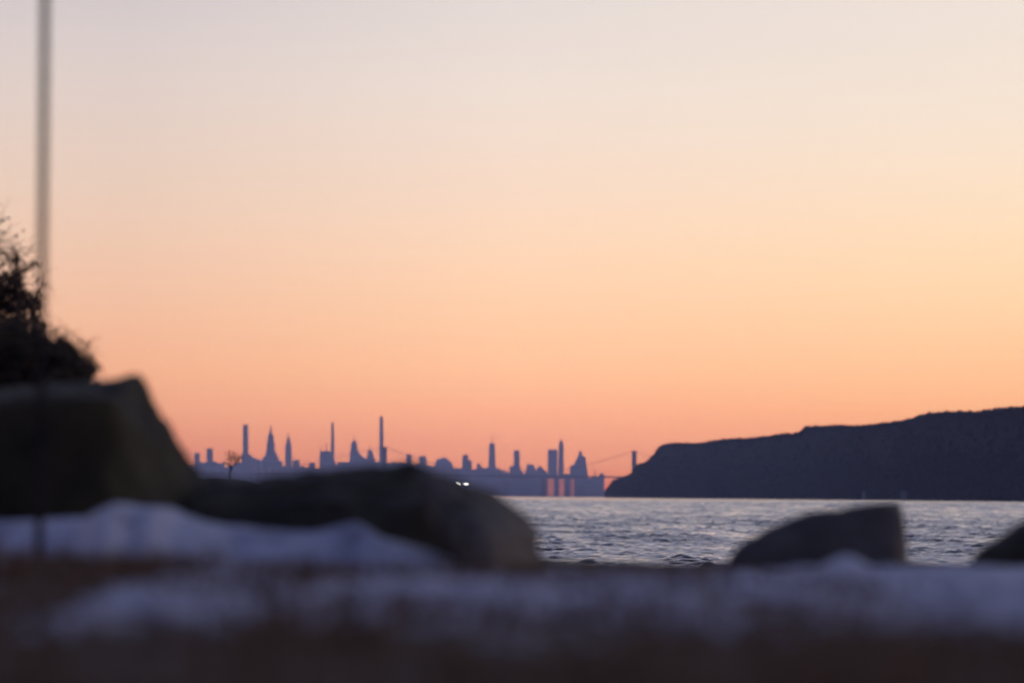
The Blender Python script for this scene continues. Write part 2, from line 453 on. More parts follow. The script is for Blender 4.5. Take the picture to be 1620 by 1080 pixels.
rock_d = noise_mat('dark_rock', (0.022, 0.017, 0.007), (0.052, 0.041, 0.019), 3.0, 0.85, 0.7, 16, dist=0.02)
rock_o = noise_mat('olive_rock', (0.018, 0.014, 0.004), (0.060, 0.046, 0.014), 2.6, 0.85, 0.7, 14, dist=0.02)
rock_g = noise_mat('grey_rock', (0.034, 0.027, 0.016), (0.18, 0.145, 0.095), 4.6, 0.85, 0.7, 16, dist=0.02)
rock_b = noise_mat('blue_grey_rock', (0.072, 0.060, 0.043), (0.135, 0.115, 0.088), 3.2, 0.85, 0.7, 16, dist=0.02)

boulder('boulder', [(-170, 640, 16.9), (-170, 860, 16.7), (30, 626, 17.0), (110, 622, 17.0), (172, 634, 16.9), (165, 850, 16.6),
                    (152, 612, 17.3), (206, 603, 17.5), (222, 605, 17.6), (-120, 622, 17.7),
                    (238, 622, 17.7), (262, 672, 17.7), (288, 718, 17.7), (314, 752, 17.7), (342, 800, 17.6), (350, 870, 17.5), (260, 860, 16.9),
                    (-170, 622, 18.5), (188, 611, 18.3), (330, 800, 18.3), (345, 870, 18.3), (-170, 870, 18.5)],
        rock_o, 'tallest dark boulder, its olive right flank sloping down, behind the thin pole', amp=0.02, knobs=((207, 602, 17.6, 0.10, 0.026), (262, 690, 17.7, 0.08, 0.02), (150, 610, 17.4, 0.08, -0.006), (240, 640, 17.7, 0.06, -0.015)))
boulder('boulder', [(280, 775, 18.7), (300, 756, 18.8), (335, 751, 18.9), (372, 757, 18.9), (400, 772, 18.8), (420, 800, 18.6), (430, 860, 18.4), (280, 860, 18.4),
                    (290, 770, 19.4), (380, 768, 19.5), (420, 850, 19.4), (285, 860, 19.4)],
        rock_g, 'small grey boulder wedged between the tallest boulder and the long dark one', amp=0.02)
boulder('boulder', [(285, 835, 16.9), (300, 790, 17.1), (330, 775, 17.3), (400, 758, 17.4), (480, 751, 17.4), (560, 744, 17.4), (620, 737, 17.4), (655, 735, 17.4),
                    (672, 742, 17.5), (300, 880, 16.8), (480, 880, 16.7), (700, 800, 16.9), (726, 890, 16.8), (750, 800, 17.4), (770, 885, 17.4),
                    (330, 790, 18.6), (500, 756, 18.6), (650, 742, 18.6), (740, 800, 18.6), (760, 885, 18.6), (300, 880, 18.6)],
        rock_d, 'longest low dark boulder, nearly black, rising to a blunt hump below the skyline', amp=0.034, knobs=((560, 742, 17.4, 0.10, -0.012), (640, 736, 17.4, 0.07, 0.014), (440, 754, 17.4, 0.12, 0.008)))
boulder('boulder', [(658, 752, 15.4), (672, 750, 15.4), (690, 753, 15.4), (722, 769, 15.5), (780, 787, 15.6), (818, 803, 15.7), (840, 824, 15.8), (852, 850, 15.8), (856, 905, 15.7),
                    (700, 810, 15.0), (724, 850, 14.9), (732, 910, 14.8), (790, 910, 14.6), (770, 840, 14.8), (830, 905, 15.0), (810, 835, 15.0),
                    (680, 758, 16.0), (780, 790, 16.2), (845, 840, 16.3), (850, 905, 16.3), (740, 905, 16.1)],
        rock_g, 'paler brownish grey rounded boulder at the right end of the longest dark one', amp=0.032)
boulder('boulder', [(1147, 890, 18.7), (1162, 862, 18.8), (1200, 837, 18.9), (1240, 821, 18.9), (1300, 808, 18.9), (1360, 799, 18.9), (1405, 794, 18.9), (1424, 795, 19.0),
                    (1424, 830, 18.8), (1424, 910, 18.6), (1430, 830, 19.1), (1434, 905, 19.1), (1165, 910, 18.6),
                    (1180, 880, 19.6), (1300, 815, 19.6), (1420, 800, 19.7), (1432, 910, 19.7), (1170, 910, 19.6)],
        rock_b, 'wedge shaped boulder with a blunt upright right end, standing alone before the water', amp=0.014)
boulder('boulder', [(1528, 882, 17.6), (1545, 866, 17.7), (1578, 852, 17.8), (1604, 840, 17.8), (1640, 815, 17.9), (1700, 800, 17.9), (1800, 805, 17.9), (1820, 890, 17.7), (1540, 900, 17.5),
                    (1560, 880, 18.5), (1650, 822, 18.5), (1780, 812, 18.6), (1820, 890, 18.6), (1550, 900, 18.5)],
        rock_d, 'low dark boulder cut off by the right edge of the picture', amp=0.022)

# ------------------------------------------------------------------ pole
pole_m = noise_mat('weathered_steel', (0.02, 0.017, 0.015), (0.05, 0.044, 0.038), 14, 0.9, 0.2, 60, spec=0.1)
pb = at(62, 868, 15.0)
v, f = [], []
gz = float(ground_h(np.array([pb.x]), np.array([pb.y]))[0])
z0 = gz - 0.05
tube(v, f, (pb.x, pb.y, z0), (pb.x, pb.y, z0 + 3.4), 0.0152, 0.0144, 16)
o = mesh_obj('pole', v, f, pole_m, loc=(pb.x, pb.y, z0), smooth=False)
tag(o, 'thin grey upright pole in the snow in front of the tallest boulder', 'pole')
v, f = [], []
tube(v, f, (0, 0, 3.4), (0, 0, 3.43), 0.02, 0.012, 16)
mesh_obj('cap', v, f, pole_m, parent=o)

# ------------------------------------------------------------------ tree and bush on the left
bark = noise_mat('bark', (0.03, 0.024, 0.02), (0.07, 0.055, 0.045), 9, 0.95, 0.6, 30)
def leaf_mat(name, c1, c2, c3):
    m, nt_, N_, L_, b = new_mat(name)
    g_ = N_.new('ShaderNodeNewGeometry'); r = N_.new('ShaderNodeValToRGB')
    r.color_ramp.elements[0].color = (*c1, 1); r.color_ramp.elements[1].color = (*c3, 1)
    e = r.color_ramp.elements.new(0.5); e.color = (*c2, 1)
    L_.new(g_.outputs['Random Per Island'], r.inputs['Fac']); L_.new(r.outputs['Color'], b.inputs['Base Color'])
    b.inputs['Roughness'].default_value = 0.8; b.inputs['Specular IOR Level'].default_value = 0.2
    return m
leaf_t = leaf_mat('withered_leaf', (0.06, 0.045, 0.028), (0.12, 0.08, 0.046), (0.18, 0.115, 0.06))
leaf_b = leaf_mat('evergreen_leaf', (0.05, 0.042, 0.026), (0.10, 0.078, 0.046), (0.15, 0.11, 0.06))

def curve_branch(v, f, a, b, r0, r1, seg=6, wob=0.08, n=5):
    a = Vector(a); b = Vector(b); ln = (b - a).length
    prev = a; pts = [a]
    for i in range(1, seg + 1):
        t = i / seg
        p = a.lerp(b, t) + Vector((R.uniform(-1, 1), R.uniform(-1, 1), R.uniform(-.5, 1) + 0.6 * math.sin(t * 3.14))) * (wob * ln * (0 if i == seg else 1) * 0.5)
        tube(v, f, prev, p, r0 + (r1 - r0) * (i - 1) / seg, r0 + (r1 - r0) * t, n)
        prev = p; pts.append(p)
    return pts

def crown_plant(name, label, cat, base, Y, blobs, twigs, lm, leaf, dens, group=None):
    root = empty(name, base); tag(root, label, cat, group)
    wv, wf = [], []           # trunk and limbs
    lv, lf = [], []           # leaves
    B = Vector(base)
    loc = lambda p: Vector(p) - B
    top = at(blobs[0][0], blobs[0][1], Y)
    tp = curve_branch(wv, wf, (0, 0, -0.1), loc((B.x + 0.1, B.y, top.z)), 0.055, 0.02, 9, 0.05, 8)
    for (px, py, r, w) in blobs:
        c = at(px, py, Y) + Vector((0, R.uniform(-0.35, 0.35), 0)); rr = r * Y / F
        st = min(tp, key=lambda q: abs(q.z - (loc(c).z - 0.25 - 0.25 * abs(loc(c).x - q.x))))
        limb = curve_branch(wv, wf, st, loc(c), 0.016, 0.006, 6, 0.12, 5)
        for _ in range(int(7 + 60 * rr)):
            d = Vector((R.gauss(0, 1), R.gauss(0, 1), R.gauss(0.2, 1))).normalized() * (rr * R.uniform(0.8, 1.45))
            curve_branch(wv, wf, limb[R.choice((3, 4, 5, 6))], loc(c) + d, 0.005, 0.0022, 4, 0.2, 3)
        nl = int(dens * w * rr * rr * 1000)
        for _ in range(nl):
            d = Vector((R.gauss(0, 1), R.gauss(0, 1), R.gauss(0, 1))).normalized() * (rr * (R.random() ** 0.5 if R.random() < 0.80 else R.uniform(0.9, 1.55)))
            p = loc(c) + d * R.choice((1, 1, 1, 1.25))
            if noise.noise((p + B) * 5.5) < -0.12 - 0.25 * w + 0.3: continue     # gaps between clumps
            u = Vector((R.gauss(0, 1), R.gauss(0, 1), R.gauss(0, 1))).normalized(); s = leaf * R.uniform(0.6, 1.5)
            q = u.orthogonal().normalized()
            k = len(lv); h = u.cross(q)
            lv += [p - u * s, p + q * s * .45 + h * s * .15, p + u * s, p - q * s * .45 + h * s * .15]
            lf.append((k, k + 1, k + 2, k + 3))
    for (px, py, qx, qy, nb) in twigs:
        a = loc(at(px, py, Y)); b_ = loc(at(qx, qy, Y + R.uniform(-.3, .3)))
        pts = curve_branch(wv, wf, a, b_, 0.006, 0.0025, 6, 0.15, 4)
        for _ in range(nb):
            s_ = R.choice(pts[1:]); d = Vector((R.gauss(0, 1), R.gauss(0, .6), R.gauss(0.5, 1))).normalized() * R.uniform(0.05, 0.2)
            curve_branch(wv, wf, s_, s_ + d, 0.0028, 0.0014, 3, 0.25, 3)
    mesh_obj('trunk', wv, wf, bark, parent=root, smooth=True)
    mesh_obj('crown', lv, lf, lm, parent=root)
    return root

YT = 36.0
gb = at(-70, 845, YT); gb.z = float(ground_h(np.array([gb.x]), np.array([gb.y]))[0])
crown_plant('tree', 'ragged half bare tree rising behind the bush and the pole', 'tree', gb, YT,
    [(-20, 385, 34, .9), (22, 408, 15, .6), (44, 420, 11, .35), (-2, 430, 34, 1.0), (24, 440, 20, 1.1), (38, 452, 18, 1.0), (2, 480, 34, 1.3), (30, 498, 20, 1.0), (62, 468, 14, .75), (56, 500, 18, 1.0), (44, 478, 16, .9), (30, 465, 16, .9), (64, 486, 11, .5),
     (-45, 460, 50, 1.3), (-50, 370, 45, .7), (20, 525, 26, 1.4), (60, 522, 16, 1.0), (-20, 540, 45, 1.4), (-90, 500, 60, 1.2), (-100, 420, 60, .8)],
    [(-15, 390, 4, 345, 6), (5, 420, 22, 385, 8), (20, 430, 48, 398, 10), (35, 440, 52, 418, 7), (55, 470, 66, 440, 5), (-5, 400, 12, 362, 6), (60, 470, 74, 452, 5), (10, 410, 38, 392, 6)],
    leaf_t, 0.021, 24.0)
YB = 27.5
gb = at(35, 845, YB); gb.z = float(ground_h(np.array([gb.x]), np.array([gb.y]))[0])
crown_plant('bush', 'dense dark bush just behind the tallest boulder', 'bush', gb, YB,
    [(50, 560, 34, 1.5), (66, 546, 20, 1.4), (84, 549, 16, 1.1), (56, 534, 16, 1.2), (106, 558, 15, 1.0), (134, 580, 13, .9), (30, 526, 18, 1.2), (120, 566, 12, .8), (40, 540, 20, 1.4), (10, 545, 30, 1.5), (20, 575, 45, 1.5), (85, 566, 28, 1.5), (110, 570, 22, 1.4), (128, 584, 17, 1.2), (140, 596, 10, 1.0), (70, 600, 50, 1.5), (115, 605, 35, 1.5), (-20, 590, 50, 1.5), (-70, 580, 50, 1.5),
     (20, 640, 60, 1.5), (100, 650, 45, 1.5), (-60, 650, 60, 1.5), (60, 700, 60, 1.2), (-30, 720, 60, 1.2)],
    [(100, 560, 101, 517, 3), (110, 560, 142, 548, 9), (125, 575, 150, 572, 6), (85, 550, 96, 530, 4), (60, 545, 72, 522, 5), (120, 570, 146, 560, 5)],
    leaf_b, 0.018, 84.0)

# ------------------------------------------------------------------ low near shore at the left, 1.2 km away
YS = 1200.0
far_soil = noise_mat('shore_earth', (0.03, 0.028, 0.03), (0.07, 0.06, 0.055), 0.05, 0.95)
prof = [(-900, 770), (200, 768), (290, 760), (320, 757), (350, 757), (380, 759), (405, 766), (440, 774), (520, 777), (700, 778), (748, 779), (765, 782.5), (775, 785.5)]
xs = np.linspace(-900, 775, 220); ds = np.array([0, 25, 60, 120, 200, 300.0])
X = np.zeros((len(ds), len(xs))); Y = np.zeros_like(X); Z = np.zeros_like(X)
for i, px in enumerate(xs):
    t_ = at(px, lerp_tab(prof, px), YS)
    for j, d in enumerate(ds):
        h = max(t_.z, 0.0) * (1.0 if 60 <= d <= 200 else (0.55 if d == 25 else 0.0))
        X[j, i] = t_.x * (YS + d - 60) / YS; Y[j, i] = YS + d - 60
        Z[j, i] = -0.3 + h * (1 + 0.12 * (noise.noise(Vector((px * 0.06, d * 0.02, 0))))) if h > 0 else -0.4
tag(grid_mesh('shore', X, Y, Z, far_soil), 'low dark spit of shore jutting into the river at the left', kind='structure')

def bare_tree(name, label, px, py0, py1, Y, wpx, seed):
    rr = random.Random(seed)
    a = at(px, py0, Y); hgt = (py0 - py1) * Y / F; wid = wpx * Y / F
    root = empty(name, a); tag(root, label, 'tree')
    tv, tf, cv, cf = [], [], [], []
    def grow(p, d, ln, r, lev):
        q = p + d * ln
        tube(tv if lev == 0 else cv, tf if lev == 0 else cf, p, q, r, r * 0.72, 6 if lev < 2 else 4)
        if lev >= 6: return
        for _ in range(3 if lev < 3 else 2):
            nd = (d + Vector((rr.gauss(0, .48), rr.gauss(0, .48), rr.gauss(0.1, .28)))).normalized()
            grow(q, nd, ln * rr.uniform(0.62, 0.86), max(r * 0.62, 0.07), lev + 1)
    grow(Vector((0, 0, -0.5)), Vector((0.02, 0, 1)), hgt * 0.30, hgt * 0.04, 0)
    zs = max(v_.z for v_ in cv) ; xm = max(abs(v_.x) for v_ in cv)
    kx, kz = wid / 2 / xm, hgt / zs
    for L_i in (tv, cv):
        for i, q in enumerate(L_i): L_i[i] = Vector((q.x * kx, q.y * kx, q.z * kz))
    mesh_obj('trunk', tv, tf, bark, parent=root); mesh_obj('crown', cv, cf, bark, parent=root)
bare_tree('bare_tree', 'small leafless tree on the dark spit, below the slim square tower at the left', 363, 762, 711, YS + 40, 44, 3)

lamp_glow = bpy.data.materials.new('lamp_glow'); lamp_glow.use_nodes = True
ln_ = lamp_glow.node_tree.nodes['Principled BSDF']
ln_.inputs['Emission Color'].default_value = (1, 0.96, 0.84, 1); ln_.inputs['Emission Strength'].default_value = 3.6
def lamp(px, py, w, h, label, tilt, k=1.0):
    Yl = YS + 20
    p = at(px, py, Yl)
    root = empty('shore_lamp', (p.x, p.y, 0.8)); tag(root, label, 'lamp', 'lit lamps on the dark spit')
    v, f = [], []; tube(v, f, (0, 0.25, -0.5), (0, 0.25, p.z - 0.8), 0.09, 0.07, 8); mesh_obj('post', v, f, pole_m, parent=root)
    bm = bmesh.new(); bmesh.ops.create_uvsphere(bm, u_segments=16, v_segments=10, radius=0.5)
    for v_ in bm.verts:
        v_.co.x *= w * Yl / F; v_.co.z *= h * Yl / F; v_.co.y *= 0.45
        v_.co.z -= tilt * v_.co.x
        v_.co.z += p.z - 0.8
    me = bpy.data.meshes.new('lamp_head'); bm.to_mesh(me); bm.free(); me.materials.append(lamp_glow)
    o = bpy.data.objects.new('lamp_head', me); C.objects.link(o); o.parent = root
lamp(724.5, 766.3, 6.6, 4.0, 'left of the two bright white lamps over the long boulder, tilted down to the right', 0.45)
lamp(736.5, 766.7, 8.0, 4.0, 'right of the two bright white lamps over the long boulder, the wider one', -0.05)

# ------------------------------------------------------------------ cliff on the right
RIDGE = [(956, 777), (960, 771), (969, 760), (983, 756), (998, 749), (1006, 738), (1022, 731.5), (1032, 724), (1038.5, 714.5), (1044, 707), (1052, 704), (1068, 702), (1107, 702.5),
         (1145, 696.5), (1191, 694.5), (1240, 688.5), (1261, 687.5), (1277, 677), (1322, 674.5), (1367, 676.5), (1404, 671), (1435, 667), (1456, 660), (1482, 655.5),
         (1517, 653.5), (1552, 655), (1580, 650), (1620, 647), (1700, 634), (1800, 625), (2000, 600), (2300, 560)]
DIST = [(956, 10200), (1050, 9450), (1250, 7500), (1430, 6100), (1620, 4950), (1800, 4100), (2000, 3450), (2300, 2800)]
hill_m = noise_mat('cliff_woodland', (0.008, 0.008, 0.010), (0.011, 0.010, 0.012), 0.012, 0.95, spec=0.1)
cols = np.unique(np.concatenate([np.linspace(956, 1060, 90), np.linspace(1060, 1700, 260), np.linspace(1700, 2300, 60)]))
ACR = [(0, -0.01), (15, 0.05), (52, 0.22), (98, 0.48), (124, 0.75), (139, 0.9), (172, 1.0), (250, 1.0), (450, 0.98), (800, 0.9), (1100, 0.0)]
X = np.zeros((len(ACR), len(cols))); Y = np.zeros_like(X); Z = np.zeros_like(X)
hill_pts = []
for i, px in enumerate(cols):
    d0 = lerp_tab(DIST, px)
    d0 += 60 * noise.noise(Vector((px * 0.03, 0, 0)))
    dr = d0 + 172
    top = at(px, lerp_tab(RIDGE, px), dr)
    hz_x = top.x / dr
    for j, (d, k) in enumerate(ACR):
        wob = 1 + 0.18 * noise.noise(Vector((px * 0.05, d * 0.012, 5))) if 0.1 < k < 0.95 else 1.0
        X[j, i] = hz_x * (d0 + d); Y[j, i] = d0 + d; Z[j, i] = max(top.z, 0.5) * k * (wob if k < 0.9 else 1.0) if k > 0 else -1.0
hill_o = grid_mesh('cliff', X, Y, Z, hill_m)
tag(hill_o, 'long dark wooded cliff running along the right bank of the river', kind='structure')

# woods covering it: one mass of small uneven crowns
ico = bmesh.new(); bmesh.ops.create_icosphere(ico, subdivisions=1, radius=1.0)
iv = [v_.co.copy() for v_ in ico.verts]; if_ = [tuple(v_.index for v_ in f_.verts) for f_ in ico.faces]; ico.free()
wv, wf = [], []
wr = random.Random(12)
def hill_point(px, a):
    i = int(np.clip(np.searchsorted(cols, px), 0, len(cols) - 1))
    aa = [q[0] for q in ACR]
    return Vector((float(np.interp(a, aa, X[:, i])), float(np.interp(a, aa, Y[:, i])), float(np.interp(a, aa, Z[:, i]))))
for _ in range(9000):
    px = 965 + (1740 - 965) * wr.random() ** 0.85
    a = wr.choice((wr.uniform(4, 135), wr.uniform(4, 112), wr.uniform(135, 250), wr.uniform(160, 188)))
    p = hill_point(px, a)
    if p.z < 1: continue
    s = wr.uniform(2.4, 4.6) * (0.75 if a > 135 else 1.0)
    if wr.random() < 0.10: s *= wr.uniform(1.3, 1.75)
    if px < 1000: s *= 0.5
    k = len(wv)
    jit = wr.random() * 100
    for q in iv:
        n_ = 1 + 0.35 * noise.noise(q * 1.7 + Vector((jit, 0, 0)))
        wv.append(p + Vector((q.x * s * n_, q.y * s * n_, q.z * s * n_ * 0.9 + s * 0.2)))
    wf += [(a_ + k, b_ + k, c_ + k) for a_, b_, c_ in if_]
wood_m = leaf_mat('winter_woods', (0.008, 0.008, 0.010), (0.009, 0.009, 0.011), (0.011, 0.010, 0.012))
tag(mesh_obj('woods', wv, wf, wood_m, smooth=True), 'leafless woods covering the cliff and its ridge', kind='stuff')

# pale little buildings at the foot of the cliff
house_m = noise_mat('pale_siding', (0.26, 0.26, 0.28), (0.36, 0.36, 0.37), 0.3, 0.8)
roof_m = noise_mat('slate_roof', (0.05, 0.05, 0.055), (0.09, 0.09, 0.095), 0.5, 0.9)
def house(px, w, y0, y1, label):
    d = lerp_tab(DIST, px) - 8
    a = at(px, y0, d); ww = w * d / F; hh = (y0 - y1) * d / F
    root = empty('house', (a.x, a.y, 0)); tag(root, label, 'house', 'pale houses at the foot of the cliff')
    zb = a.z
    v, f = [], []; box(v, f, -ww / 2, ww / 2, -5, 5, -1, zb + hh * .72); mesh_obj('wall', v, f, house_m, parent=root)
    e = ww / 2 + 0.4; z1 = zb + hh * .72 + 0.01; z2 = zb + hh
    v = [(-e, -5.4, z1), (e, -5.4, z1), (e, 5.4, z1), (-e, 5.4, z1), (-e * .8, 0, z2), (e * .8, 0, z2)]
    mesh_obj('roof', v, [(0, 1, 5, 4), (2, 3, 4, 5), (1, 2, 5), (3, 0, 4), (3, 2, 1, 0)], roof_m, parent=root)
house(1367, 5, 785, 775, 'left of the two faint pale houses at the waterline, the narrower and taller one')
house(1430, 7.5, 784, 776, 'squat pale house at the waterline, above the blunt end of the wedge boulder')

# ------------------------------------------------------------------ bridge
steel = noise_mat('bridge_steel', (0.42, 0.38, 0.40), (0.55, 0.50, 0.52), 0.02, 0.7)
bE = at(608, 786, 13950); bW = at(1003, 788, 14250)
bE.z = bW.z = 0
ax = (bW - bE).normalized(); nx_ = Vector((-ax.y, ax.x, 0)); span = (bW - bE).length
bridge = empty('suspension_bridge', bE)
tag(bridge, 'long suspension bridge crossing the river in front of the skyline', 'bridge')
def bp_(s, n_, z_): return ax * s + nx_ * n_ + Vector((0, 0, z_))
def obox(v, f, s0, s1, n0, n1, z0, z1):
    k = len(v)
    for z_ in (z0, z1):
        v += [bp_(s0, n0, z_), bp_(s1, n0, z_), bp_(s1, n1, z_), bp_(s0, n1, z_)]
    f += [(k, k + 3, k + 2, k + 1), (k + 4, k + 5, k + 6, k + 7), (k, k + 1, k + 5, k + 4), (k + 1, k + 2, k + 6, k + 5), (k + 2, k + 3, k + 7, k + 6), (k + 3, k, k + 4, k + 7)]
TOPS = {}
for s_, topy, cx in ((0, 706.5, 608), (span, 712.5, 1003)):
    dd = bE.y if s_ == 0 else bW.y
    zt = at(cx, topy, dd).z; TOPS[s_] = zt
    v, f = [], []
    for n0, n1 in ((-12, -5), (5, 12)):
        obox(v, f, s_ - 3.8, s_ + 3.8, n0, n1, -2, zt - 2)
        obox(v, f, s_ - 4.6, s_ + 4.6, n0 - 1, n1 + 1, zt - 2, zt)
    for z_ in (0.30, 0.62, 0.88):
        obox(v, f, s_ - 3.0, s_ + 3.0, -5, 5, zt * z_ - 5, zt * z_ + 5)
    mesh_obj('tower', v, f, steel, parent=bridge)
dz = at(805, 753, 14100).z
v, f = [], []
obox(v, f, -760, span + 350, -12, 12, dz - 3.0, dz + 2.6)
mesh_obj('deck', v, f, steel, parent=bridge)
for n_ in (-8.5, 8.5):
    v, f = [], []
    pts = []
    for i in range(41):
        t_ = i / 40; zt = TOPS[0] + (TOPS[span] - TOPS[0]) * t_
        pts.append(bp_(span * t_, n_, dz + 10 + (zt + 0.5 - dz - 10) * (2 * t_ - 1) ** 2))
    pts = [bp_(-440, n_, dz + 3.6)] + [bp_(-220, n_, dz + 4 + (TOPS[0] - dz) * 0.42)] + pts + [bp_(span + 90, n_, dz + (TOPS[span] - dz) * 0.62), bp_(span + 182, n_, dz + (TOPS[span] - dz) * 0.28)]
    for a, b_ in zip(pts, pts[1:]): tube(v, f, a, b_, 0.40, 0.40, 6)
    mesh_obj('main_cable', v, f, steel, parent=bridge)

# ------------------------------------------------------------------ city
def facade_mat(name, ca, cb, floor=9.0, rough=0.5):
    m, nt_, N_, L_, b = new_mat(name)
    t = N_.new('ShaderNodeTexCoord'); br = N_.new('ShaderNodeTexBrick')
    mp = N_.new('ShaderNodeMapping'); mp.inputs['Rotation'].default_value = (math.pi / 2, 0, 0)
    L_.new(t.outputs['Object'], mp.inputs['Vector']); L_.new(mp.outputs[0], br.inputs['Vector'])
    br.inputs['Color1'].default_value = (*ca, 1); br.inputs['Color2'].default_value = tuple(q * 0.7 for q in ca) + (1,)
    br.inputs['Mortar'].default_value = (*cb, 1); br.inputs['Scale'].default_value = 1.0
    br.inputs['Brick Width'].default_value = 6.0; br.inputs['Row Height'].default_value = floor; br.inputs['Mortar Size'].default_value = 1.4
    br.offset = 0.0
    L_.new(br.outputs['Color'], b.inputs['Base Color']); b.inputs['Roughness'].default_value = rough
    return m
FAC = [facade_mat('glass_facade', (0.52, 0.46, 0.47), (0.70, 0.62, 0.62)), facade_mat('stone_facade', (0.52, 0.45, 0.44), (0.76, 0.67, 0.66), 8),
       facade_mat('pale_facade', (0.72, 0.65, 0.65), (0.86, 0.79, 0.78), 8)]
mast_m = noise_mat('mast_steel', (0.14, 0.10, 0.11), (0.22, 0.17, 0.18), 0.1, 0.6)

def tower(label, d0, prof, mat=0, masts=(), cat='skyscraper', name='skyscraper', depth=0.8, group='skyscrapers of the far city'):
    """prof: (y, x left, x right) rows from top to ground in photo pixels, turned into metres at distance d"""
    d = d0 * 1.2
    mid = (prof[-1][1] + prof[-1][2]) / 2
    b0 = at(mid, 785, d); b0.z = 0
    root = empty(name, b0); tag(root, label, cat, group)
    v, f = [], []
    rows = list(reversed(prof))
    wmax = 0
    for i, (yy, xl, xr) in enumerate(rows):
        pl, pr = at(xl, yy, d), at(xr, yy, d)
        w = (pr.x - pl.x); dep = max(w * depth, min(16, w)) / 2
        z_ = pl.z if i else -1.0
        for q in ((pl.x - b0.x, -dep), (pr.x - b0.x, -dep), (pr.x - b0.x, dep), (pl.x - b0.x, dep)):
            v.append((q[0], q[1], z_))
        if i:
            k = (i - 1) * 4
            for a in range(4):
                b_ = (a + 1) % 4
                f.append((k + a, k + b_, k + 4 + b_, k + 4 + a))
    k = (len(rows) - 1) * 4
    f.append((k, k + 1, k + 2, k + 3)); f.append((3, 2, 1, 0))
    mesh_obj('body', v, f, FAC[mat], parent=root)
    for (mx, y0, y1, wp) in masts:
        a, c = at(mx, y0 + 1, d) - b0, at(mx, y1, d) - b0
        a.y = c.y = 0
        r_ = wp * d / F / 2
        v, f = [], []; tube(v, f, a, c, r_, r_ * 0.45, 8)
        mesh_obj('mast', v, f, mast_m, parent=root)
    return root

B = 785.5
tower('short pale slab, farthest left in the skyline, next to the tallest boulder', 25200, [(716, 307.5, 316), (B, 307.5, 316)], 2)
tower('blocky square topped tower with a low right step, second from the left end', 25600, [(709, 327, 336.5), (729, 327, 337), (730, 327, 343), (B, 327, 344)], 1)
tower('slim square supertall tower with a flat top, leftmost of the tall towers', 26000, [(671.5, 384.6, 392.4), (718, 384.2, 392.8), (719, 382, 398), (B, 382, 398)], 1)
tower('broad low block with a sloping roofline at the foot of the slim square tower', 25100, [(723, 396, 402), (728, 395, 413), (B, 394, 418)], 2)
tower('tall stepped tower with a pointed mast and wide shoulders, left of the needle crowned one', 26400,
      [(683, 426.2, 430.4), (687, 425.6, 431.0), (688, 424.0, 432.6), (698, 423.6, 433.0), (699, 422.2, 434.4), (714, 421.8, 434.8), (715, 420.4, 436.4), (721, 420.2, 438.6), (722, 417, 440.4), (728, 414.5, 441), (729, 412, 446), (B, 411.6, 446.6)], 1, [(428.3, 684, 673.5, 3.4)])
tower('slender tower with a tapering needle crown, right of the wide shouldered stepped one', 26600,
      [(690, 455.2, 457), (696, 453.6, 458.8), (702, 452.4, 460), (703, 451.6, 460.8), (728, 451, 461.6), (B, 450.4, 463)], 1, [(456.1, 690, 682.5, 1.8)])
tower('square low block standing against the foot of the needle crowned tower', 25400, [(727, 463, 474), (B, 463, 475)], 1)
tower('small low block alone in the dip between the needle crowned tower and the twin masts', 25300, [(731.5, 489, 498.5), (B, 487, 499)], 1)
tower('bulky flat tower carrying two thin masts, left of the pencil thin tower', 26100, [(713, 507, 519), (714, 506.5, 523), (722, 506, 526), (731, 505.6, 531), (B, 505.4, 532)], 0,
      [(507.6, 713, 704, 1.6), (516, 713, 699.5, 1.8)])
tower('pencil thin supertall tower standing behind the bulky flat one with masts', 26900, [(667, 525, 527.2), (672, 524.2, 528), (690, 523.8, 528.6), (712, 523.2, 529), (B, 522.6, 529.4)], 0)
tower('long low flat block right of the pencil thin tower', 25250, [(730.5, 534, 553), (B, 533, 554)], 1)
tower('tower with a chamfered left top, a thin mast and a ramp down its right', 26200,
      [(697.5, 558, 564), (702, 555.6, 565), (712, 554.4, 566), (716, 553.8, 567.6), (721, 553.6, 573), (726, 553.4, 581), (B, 553.4, 583)], 0, [(559.6, 698, 685, 1.4)])
tower('short tower with a stubby crown left of the tallest tower', 25700, [(711.5, 582.6, 587.2), (715, 581.8, 590), (722, 580.6, 591.4), (727, 580, 594), (B, 580, 595)], 1, [(585, 712, 703, 1.0)])
tower('tallest and sharpest tower of the skyline, a narrow shaft left of the centre', 26700, [(658, 601.2, 604.8), (661, 600.7, 606), (690, 600.3, 606.6), (B, 599.8, 607.4)], 0)
tower('short square tower peeping over the long boulder, left of a similar wider one', 25500, [(718, 643, 651), (B, 642, 652)], 1)
tower('wider short square tower peeping over the hump of the long boulder', 25650, [(721, 663, 674.5), (B, 663, 675.5)], 1)
tower('broad grey block with a peaked middle above the pale end of the long boulder', 25350,
      [(723.5, 701, 705.5), (726, 692, 708), (729, 690, 712), (731, 689, 715), (738, 688, 717), (B, 687, 719)], 2)
tower('flat topped tower with a lower right wing above the two white lamps', 25900, [(719, 732, 740.4), (727, 731.4, 741), (728, 731.2, 746.4), (B, 731, 747)], 0)
tower('low tower with a sloping right roof, left of the pale tapering tower', 27000, [(732.5, 755, 758.4), (737, 754.4, 761), (742, 754, 766), (B, 754, 768)], 1)
tower('pale tapering glass tower with a hair thin mast, alone in the middle', 30000, [(700.5, 775, 781.6), (703, 774, 782.8), (738, 772.6, 784.2), (740, 769, 786), (B, 767, 789)], 2, [(778.4, 701, 683, 1.1)])
tower('tiny narrow block just right of the pale tapering tower', 29000, [(739.5, 787, 790.2), (B, 786.6, 790.6)], 1)
